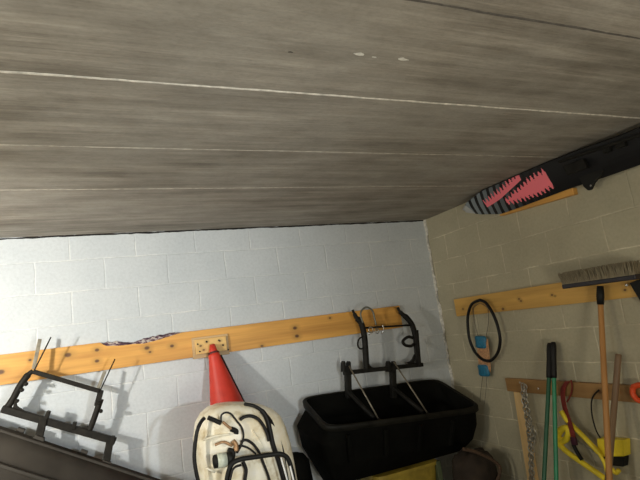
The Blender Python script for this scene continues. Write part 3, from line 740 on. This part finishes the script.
# ---------------------------------------------------------------- the tank sprayer
def sprayer():
    YC = 2.92; D = .17
    s = thing('tank_sprayer', 'cream plastic tank sprayer with black hoses and looped frame, in front of the red cone', 'sprayer', (P(245, 470, Y=YC).x, YC, 0))
    prof = [(403.0, 226, 252), (404.6, 217, 262), (408, 208, 270), (414, 201.5, 277), (424, 196, 282), (440, 194, 287), (460, 196, 291), (490, 199, 296), (560, 205, 305)]
    b = B(); rings = []
    for (y, x0, x1) in reversed(prof):
        a = P(x0, y, Y=YC); c = P(x1, y, Y=YC); zz = (a.z+c.z)/2; w = (c.x-a.x)/2; mx = (a.x+c.x)/2
        t = (y-403)/12; dep = D*min(1, .55+.45*math.sqrt(max(0, min(1, t)))) if y < 415 else D
        ring = []
        for k in range(44):
            an = 2*math.pi*k/44; cx_, sy_ = math.cos(an), math.sin(an); ex = 3.2
            u = math.copysign(abs(cx_)**(2/ex), cx_); v = math.copysign(abs(sy_)**(2/ex), sy_)
            ring.append(b.verts.new((mx+u*w, YC+v*dep, a.z+(c.z-a.z)*(u+1)/2*1.0)))
        rings.append(ring)
    ring_faces(b, rings); 
    tk = obj('tank', b, M['cream'], s, smooth=True); tk['label'] = 'cream white moulded tank'
    zlow = P(250, 560, Y=YC).z
    # moulded recess ribs on the tank face
    YFc = YC-D
    for pts in (((203, 440), (216, 436), (230, 434)), ((252, 430), (262, 446), (268, 466)), ((206, 468), (215, 472))):
        b = B(); tube(b, [P(x, y, Y=YFc+.004) for x, y in pts], .010, 8, True, False, .6); obj('moulded_rib', b, M['cream'], s, smooth=True)
    def hose(pts, r, mt='rubber', nm='hose', dy=.0):
        b = B(); tube(b, [P(p[0], p[1], Y=YFc-(p[2] if len(p) > 2 else .015)-dy) for p in pts], r, 8); return obj(nm, b, M[mt], s, smooth=True)
    hose([(204.5, 418, -.02), (201, 422, -.01), (197.5, 430, .0), (195, 445, 0), (194.5, 460, 0), (197, 476, 0), (201, 490, 0)], .010, nm='strap')
    hose([(245, 404, -.06), (254, 406, -.01), (262, 411, 0), (267, 419, .0), (270, 431, 0), (273, 445, 0), (279, 462, 0), (284, 480, 0)], [.010]*12+[.014]*30, nm='strap')
    hose([(262, 411, .0), (270, 421, -.02), (277, 434, -.03), (282, 450, -.03), (285, 468, -.03), (288, 486, -.03)], .013, nm='strap')
    hose([(240, 420), (244, 417), (251, 416), (258, 419), (263, 425), (267, 433), (269, 441)], .009)
    hose([(221, 421), (221.5, 415), (226, 412.5), (231, 414), (236, 420), (242, 428), (243.5, 437), (241, 446), (237, 453)], .005)
    hose([(241, 442), (246, 440), (253, 444), (259, 452), (263, 462), (268, 475), (271, 486)], .007)
    hose([(236, 446), (243, 446), (250, 449), (256, 454)], .005)
    hose([(243, 462), (246, 470), (245, 480), (247, 488)], .010)
    hose([(226, 488), (229, 470), (236, 462), (240, 460)], .004)
    # wand grip
    hose([(208, 417.5), (214, 420), (221, 423.2)], .0115, 'black_plastic', 'wand_grip')
    hose([(223, 422), (229, 427), (234, 430)], .007, 'brass', 'wand_valve')
    hose([(231, 429), (236, 431), (236, 434)], .013, 'dark_steel', 'wand_valve')
    hose([(233, 441), (236, 445), (236, 451)], .013, 'brass', 'fitting')
    hose([(215, 445), (224, 442), (232, 446)], .007, 'brass', 'fitting')
    hose([(228, 450), (233, 452), (232, 460)], .013, 'black_plastic', 'fitting')
    # pump
    a = P(213, 462, Y=YFc-.055); c = P(233, 458, Y=YFc-.055); L = (c-a).length
    b = B(); lathe(b, a, c, [(0, .020), (.004, .032), (L*.28, .034), (L*.3, .030), (L*.7, .030), (L*.72, .034), (L-.004, .032), (L, .02)], 18); obj('pump', b, M['black_plastic'], s, smooth=True)
    b = B(); lathe(b, a.lerp(c, .2), a.lerp(c, .66), [(0, .0352), (L*.46, .0352)], 18); o = obj('pump_label', b, M['label_white'], s, smooth=True); o['label'] = 'pale silver sleeve'
    # tube frame in front
    hose([(223, 520, .10), (226, 490, .10), (228, 474, .10), (232, 464, .10), (240, 459.5, .10), (255, 457, .10), (270, 454.8, .10), (280, 454, .10), (287, 457.5, .10), (291, 467, .10), (294, 482, .10), (299, 520, .10)], .0125, 'black_plastic', 'frame_tube')
    hose([(222.5, 520, .13), (230.5, 478, .13), (234, 468, .13), (241, 465, .12)], .006, 'rubber', 'frame_tube')
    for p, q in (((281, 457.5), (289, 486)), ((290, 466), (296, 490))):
        b = B(); tube(b, [P(*p, Y=YFc-.12), P(*q, Y=YFc-.12)], .0048, 8, False); obj('rod', b, mat('white_glint', (.9, .9, .88), .35, 0, .03, 10), s, smooth=True)  # bright highlight of the chromed rods put into a plain white colour
    # carrying cart under the tank, below the picture
    mx = P(250, 540, Y=YC).x
    for dx in (-.2, .2):
        for dy in (-.13, .13):
            b = B(); tube(b, [(mx+dx, YC+dy, zlow+.04), (mx+dx, YC+dy, 0)], .013, 8, False); obj('stand_leg', b, M['black_plastic'], s)
sprayer()

# ---------------------------------------------------------------- red cone
ct = P(213.5, 353, Y=3.475); cb_ = P(231.5, 424, Y=3.33); d = (cb_-ct).normalized()
print('cone', ct, cb_)
base = ct+d*.60
cn = thing('safety_cone', 'red plastic cone hanging by its tip from the wooden block, behind the cream tank', 'cone', base)
Lc = .60
b = B(); lathe(b, ct, base, [(0, .034), (.03, .042), (.035, .040), (Lc-.02, .155), (Lc, .16)], 32); obj('cone_body', b, M['red'], cn, smooth=True)
b = B(); tt = P(212, 343, Y=3.485)
lathe(b, ct+d*.01, tt, [(0, .034), ((tt-ct).length*.4, .026), ((tt-ct).length, .018)], 20); obj('tip', b, M['red'], cn, smooth=True)
b = B(); lathe(b, ct-d*.004, ct+d*.01, [(0, .036), (.007, .040), (.014, .038)], 24); obj('collar', b, mat('cone_collar', (.10, .012, .01), .6), cn)
bb = bmesh.new()
# black piping down the right side of the cone
sidev = Vector((1, -.35, 0)); sidev = (sidev-d*sidev.dot(d)).normalized()
tube(bb, [ct+d*.03+sidev*.043, ct+d*.3+sidev*(.04+.115*.265/.565+.003), base+sidev*.158], .0065, 6, False)
obj('edge_strip', bb, M['rubber'], cn)

# ---------------------------------------------------------------- left implement: curved blade with mounting frame
YQ = 3.42
e0 = P(0, 428, Y=3.37); e1 = P(150, 478, Y=3.37); du = (e1-e0).normalized()
s0 = e0-du*.42; s1 = e1+du*.16
perp = Vector((0, 1, 0)).cross(du).normalized()
if perp.z > 0: perp = -perp      # points down, square to the edge
tb = thing('snow_plow', 'dark grey curved plow tilted at lower left with a rusty steel mounting frame on top', 'plow attachment', (s1.x, 3.1, 0))
drop = (s1.z)/(-perp.z)
def blade_profile(n=14, off=0):
    out = []
    for i in range(n):
        t = i/(n-1); h = drop*t*.97; y = 3.37-.40*math.sin(min(1, t*1.3)*math.pi*.5)+.20*max(0, t-.75)
        out.append((h, y+off))
    return out
b = B(); rows = []
for (h, y) in blade_profile(): rows.append([b.verts.new(Vector((p.x, y, p.z))+perp*h) for p in (s0, s0.lerp(s1, .5), s1)])
ring_faces(b, rows, False, False)
obj('shell', b, M['blade_grey'], tb, smooth=True, solid=.02)
b = B(); beam(b, s0+Vector((0, -.012, 0))+perp*.012, s1+Vector((0, -.012, 0))+perp*.012, .030, .05); obj('top_lip', b, M['blade_grey'], tb, bevel=.008)
b = B()
hs = blade_profile()
pA = hs[3]; beam(b, s0+Vector((0, pA[1]-s0.y-.012, 0))+perp*pA[0]*.62, s1+Vector((0, pA[1]-s1.y-.012, 0))+perp*pA[0]*.62, .018, .03); obj('rib', b, M['blade_grey'], tb, bevel=.004)
def lb(name, p, q, w, dpt, mt='worn_steel', Y=YQ, Y2=None, par=tb):
    b = B(); beam(b, P(*p, Y=Y), P(*q, Y=Y2 or Y), w, dpt); return obj(name, b, M[mt], par, bevel=.004)
lb('cross_bar', (2, 408.5), (115.5, 441), .040, .045)
lb('cross_bar', (33, 371.5), (101, 391.5), .026, .03)
b = B(); tube(b, [P(x, y, Y=YQ) for x, y in ((33, 371), (28, 375), (20, 386), (13, 399), (4, 412))], [.014]*6+[.019]*30, 10); obj('arm', b, M['worn_steel'], tb, smooth=True)
b = B(); tube(b, [P(x, y, Y=YQ) for x, y in ((101, 399), (97, 410), (92, 424), (88, 433))], .018, 10); obj('arm', b, M['worn_steel'], tb, smooth=True)
lb('upright', (101, 390), (97, 406), .034, .03)
for p in ((23, 384), (19, 390), (14, 401), (98, 411), (96, 403)):
    b = B(); c = P(p[0]+3, p[1], Y=YQ-.02); lathe(b, c+Vector((0, .02, 0)), c+Vector((0, -.02, 0)), [(0, .010), (.03, .012), (.036, .006)], 8); obj('bolt', b, M['worn_steel'], tb)
# gussets in the inner corners
for pts in (((15, 398), (17, 406), (26, 412), (12, 411)), ((93, 420), (88, 426), (78, 428), (90, 436))):
    b = B(); prism(b, [P(x, y, Y=YQ-.01) for x, y in pts], (0, .02, 0)); obj('gusset', b, M['worn_steel'], tb, bevel=.002)
# posts from frame to blade
for p, q in (((44, 417), (38, 441)), ((110, 441), (105.5, 466))):
    lb('post', p, q, .042, .04, Y=YQ-.005, Y2=3.38)
    b = B(); c = P(q[0], q[1]-1, Y=3.375); prism(b, [P(q[0]-6, q[1]+4, Y=3.35), P(q[0]-6, q[1]-3, Y=3.35), P(q[0]-2, q[1]-6, Y=3.35), P(q[0]+6, q[1]-3, Y=3.35), P(q[0]+6, q[1]+7, Y=3.35)], (0, .05, 0)); obj('foot_plate', b, M['blade_grey'], tb, bevel=.004)
for p, q in (((49, 411), (46, 419)), ((113.5, 436), (111.5, 445)), ((75, 422), (73.5, 429))):
    lb('clevis', p, q, .022, .06, Y=YQ)
lb('stub_arm', (22, 428), (18, 436), .04, .04, 'blade_grey', Y=YQ-.03)
lb('stub_arm', (85, 450), (81, 458), .04, .04, 'blade_grey', Y=YQ-.03)
# upright thin rods and pale flat springs
for a_, c_ in (((34.5, 370), (51, 337)), ((100, 391), (115, 359))):
    b = B(); tube(b, [P(*a_, Y=YQ-.03), P(*c_, Y=YQ-.03)], .0042, 6, False); obj('thin_rod', b, M['dark_steel'], tb, smooth=True)
for a_, c_ in (((33.5, 369), (40, 339)), ((97.5, 390), (105, 371))):
    b = B(); beam(b, P(*a_, Y=YQ), P(*c_, Y=YQ+.02), .020, .005); o = obj('spring_plate', b, M['rod_steel'], tb, bevel=.001); o['label'] = 'pale bare metal strip'

# ---------------------------------------------------------------- light
def lamp(name, typ, loc, energy, col, aim=None, size=.1, **kw):
    ld = bpy.data.lights.new(name, typ); o = bpy.data.objects.new(name, ld); COL.objects.link(o); o.location = loc
    ld.energy = energy; ld.color = col
    if typ in ('POINT', 'SPOT'): ld.shadow_soft_size = size
    if typ == 'AREA': ld.shape = 'RECTANGLE'; ld.size = size; ld.size_y = kw.pop('size_y', size)
    for k, v in kw.items(): setattr(ld, k, v)
    if aim is not None: o.rotation_euler = (Vector(aim)-Vector(loc)).to_track_quat('-Z', 'Y').to_euler()
    return o
lamp('work_light', 'SPOT', (-1.6, 1.75, 1.90), 180, (1, .97, .90), (-.9, 3.5, 1.85), .05, spot_size=math.radians(120), spot_blend=1.0)
lamp('torch', 'SPOT', (1.05, -.3, 1.45), 124, (.88, .96, 1), (-.3, 3.5, 1.45), .05, spot_size=math.radians(75), spot_blend=1.0)
lamp('bulb', 'POINT', (-1.6, 1.7, 1.60), 44, (1, .88, .62), size=.06)
lamp('cool_fill', 'POINT', (-1.5, .6, 1.50), 30, (.85, .95, 1), size=.06)  # unseen cool fill, added to balance the warm bulb
lamp('ceiling_fill', 'AREA', (.75, -.8, .85), 34, (1, .93, .76), (.5, .6, 2.4), .6, size_y=.6)  # unseen warm panel, added low near the camera to lift the ceiling
w = bpy.data.worlds.new('world'); scn.world = w; w.use_nodes = True
w.node_tree.nodes['Background'].inputs[0].default_value = (.8, .88, 1, 1); w.node_tree.nodes['Background'].inputs[1].default_value = .04
scn.view_settings.view_transform = 'Standard'; scn.view_settings.look = 'None'
scn.view_settings.exposure = 0; scn.view_settings.gamma = 1; scn.view_settings.use_curve_mapping = False
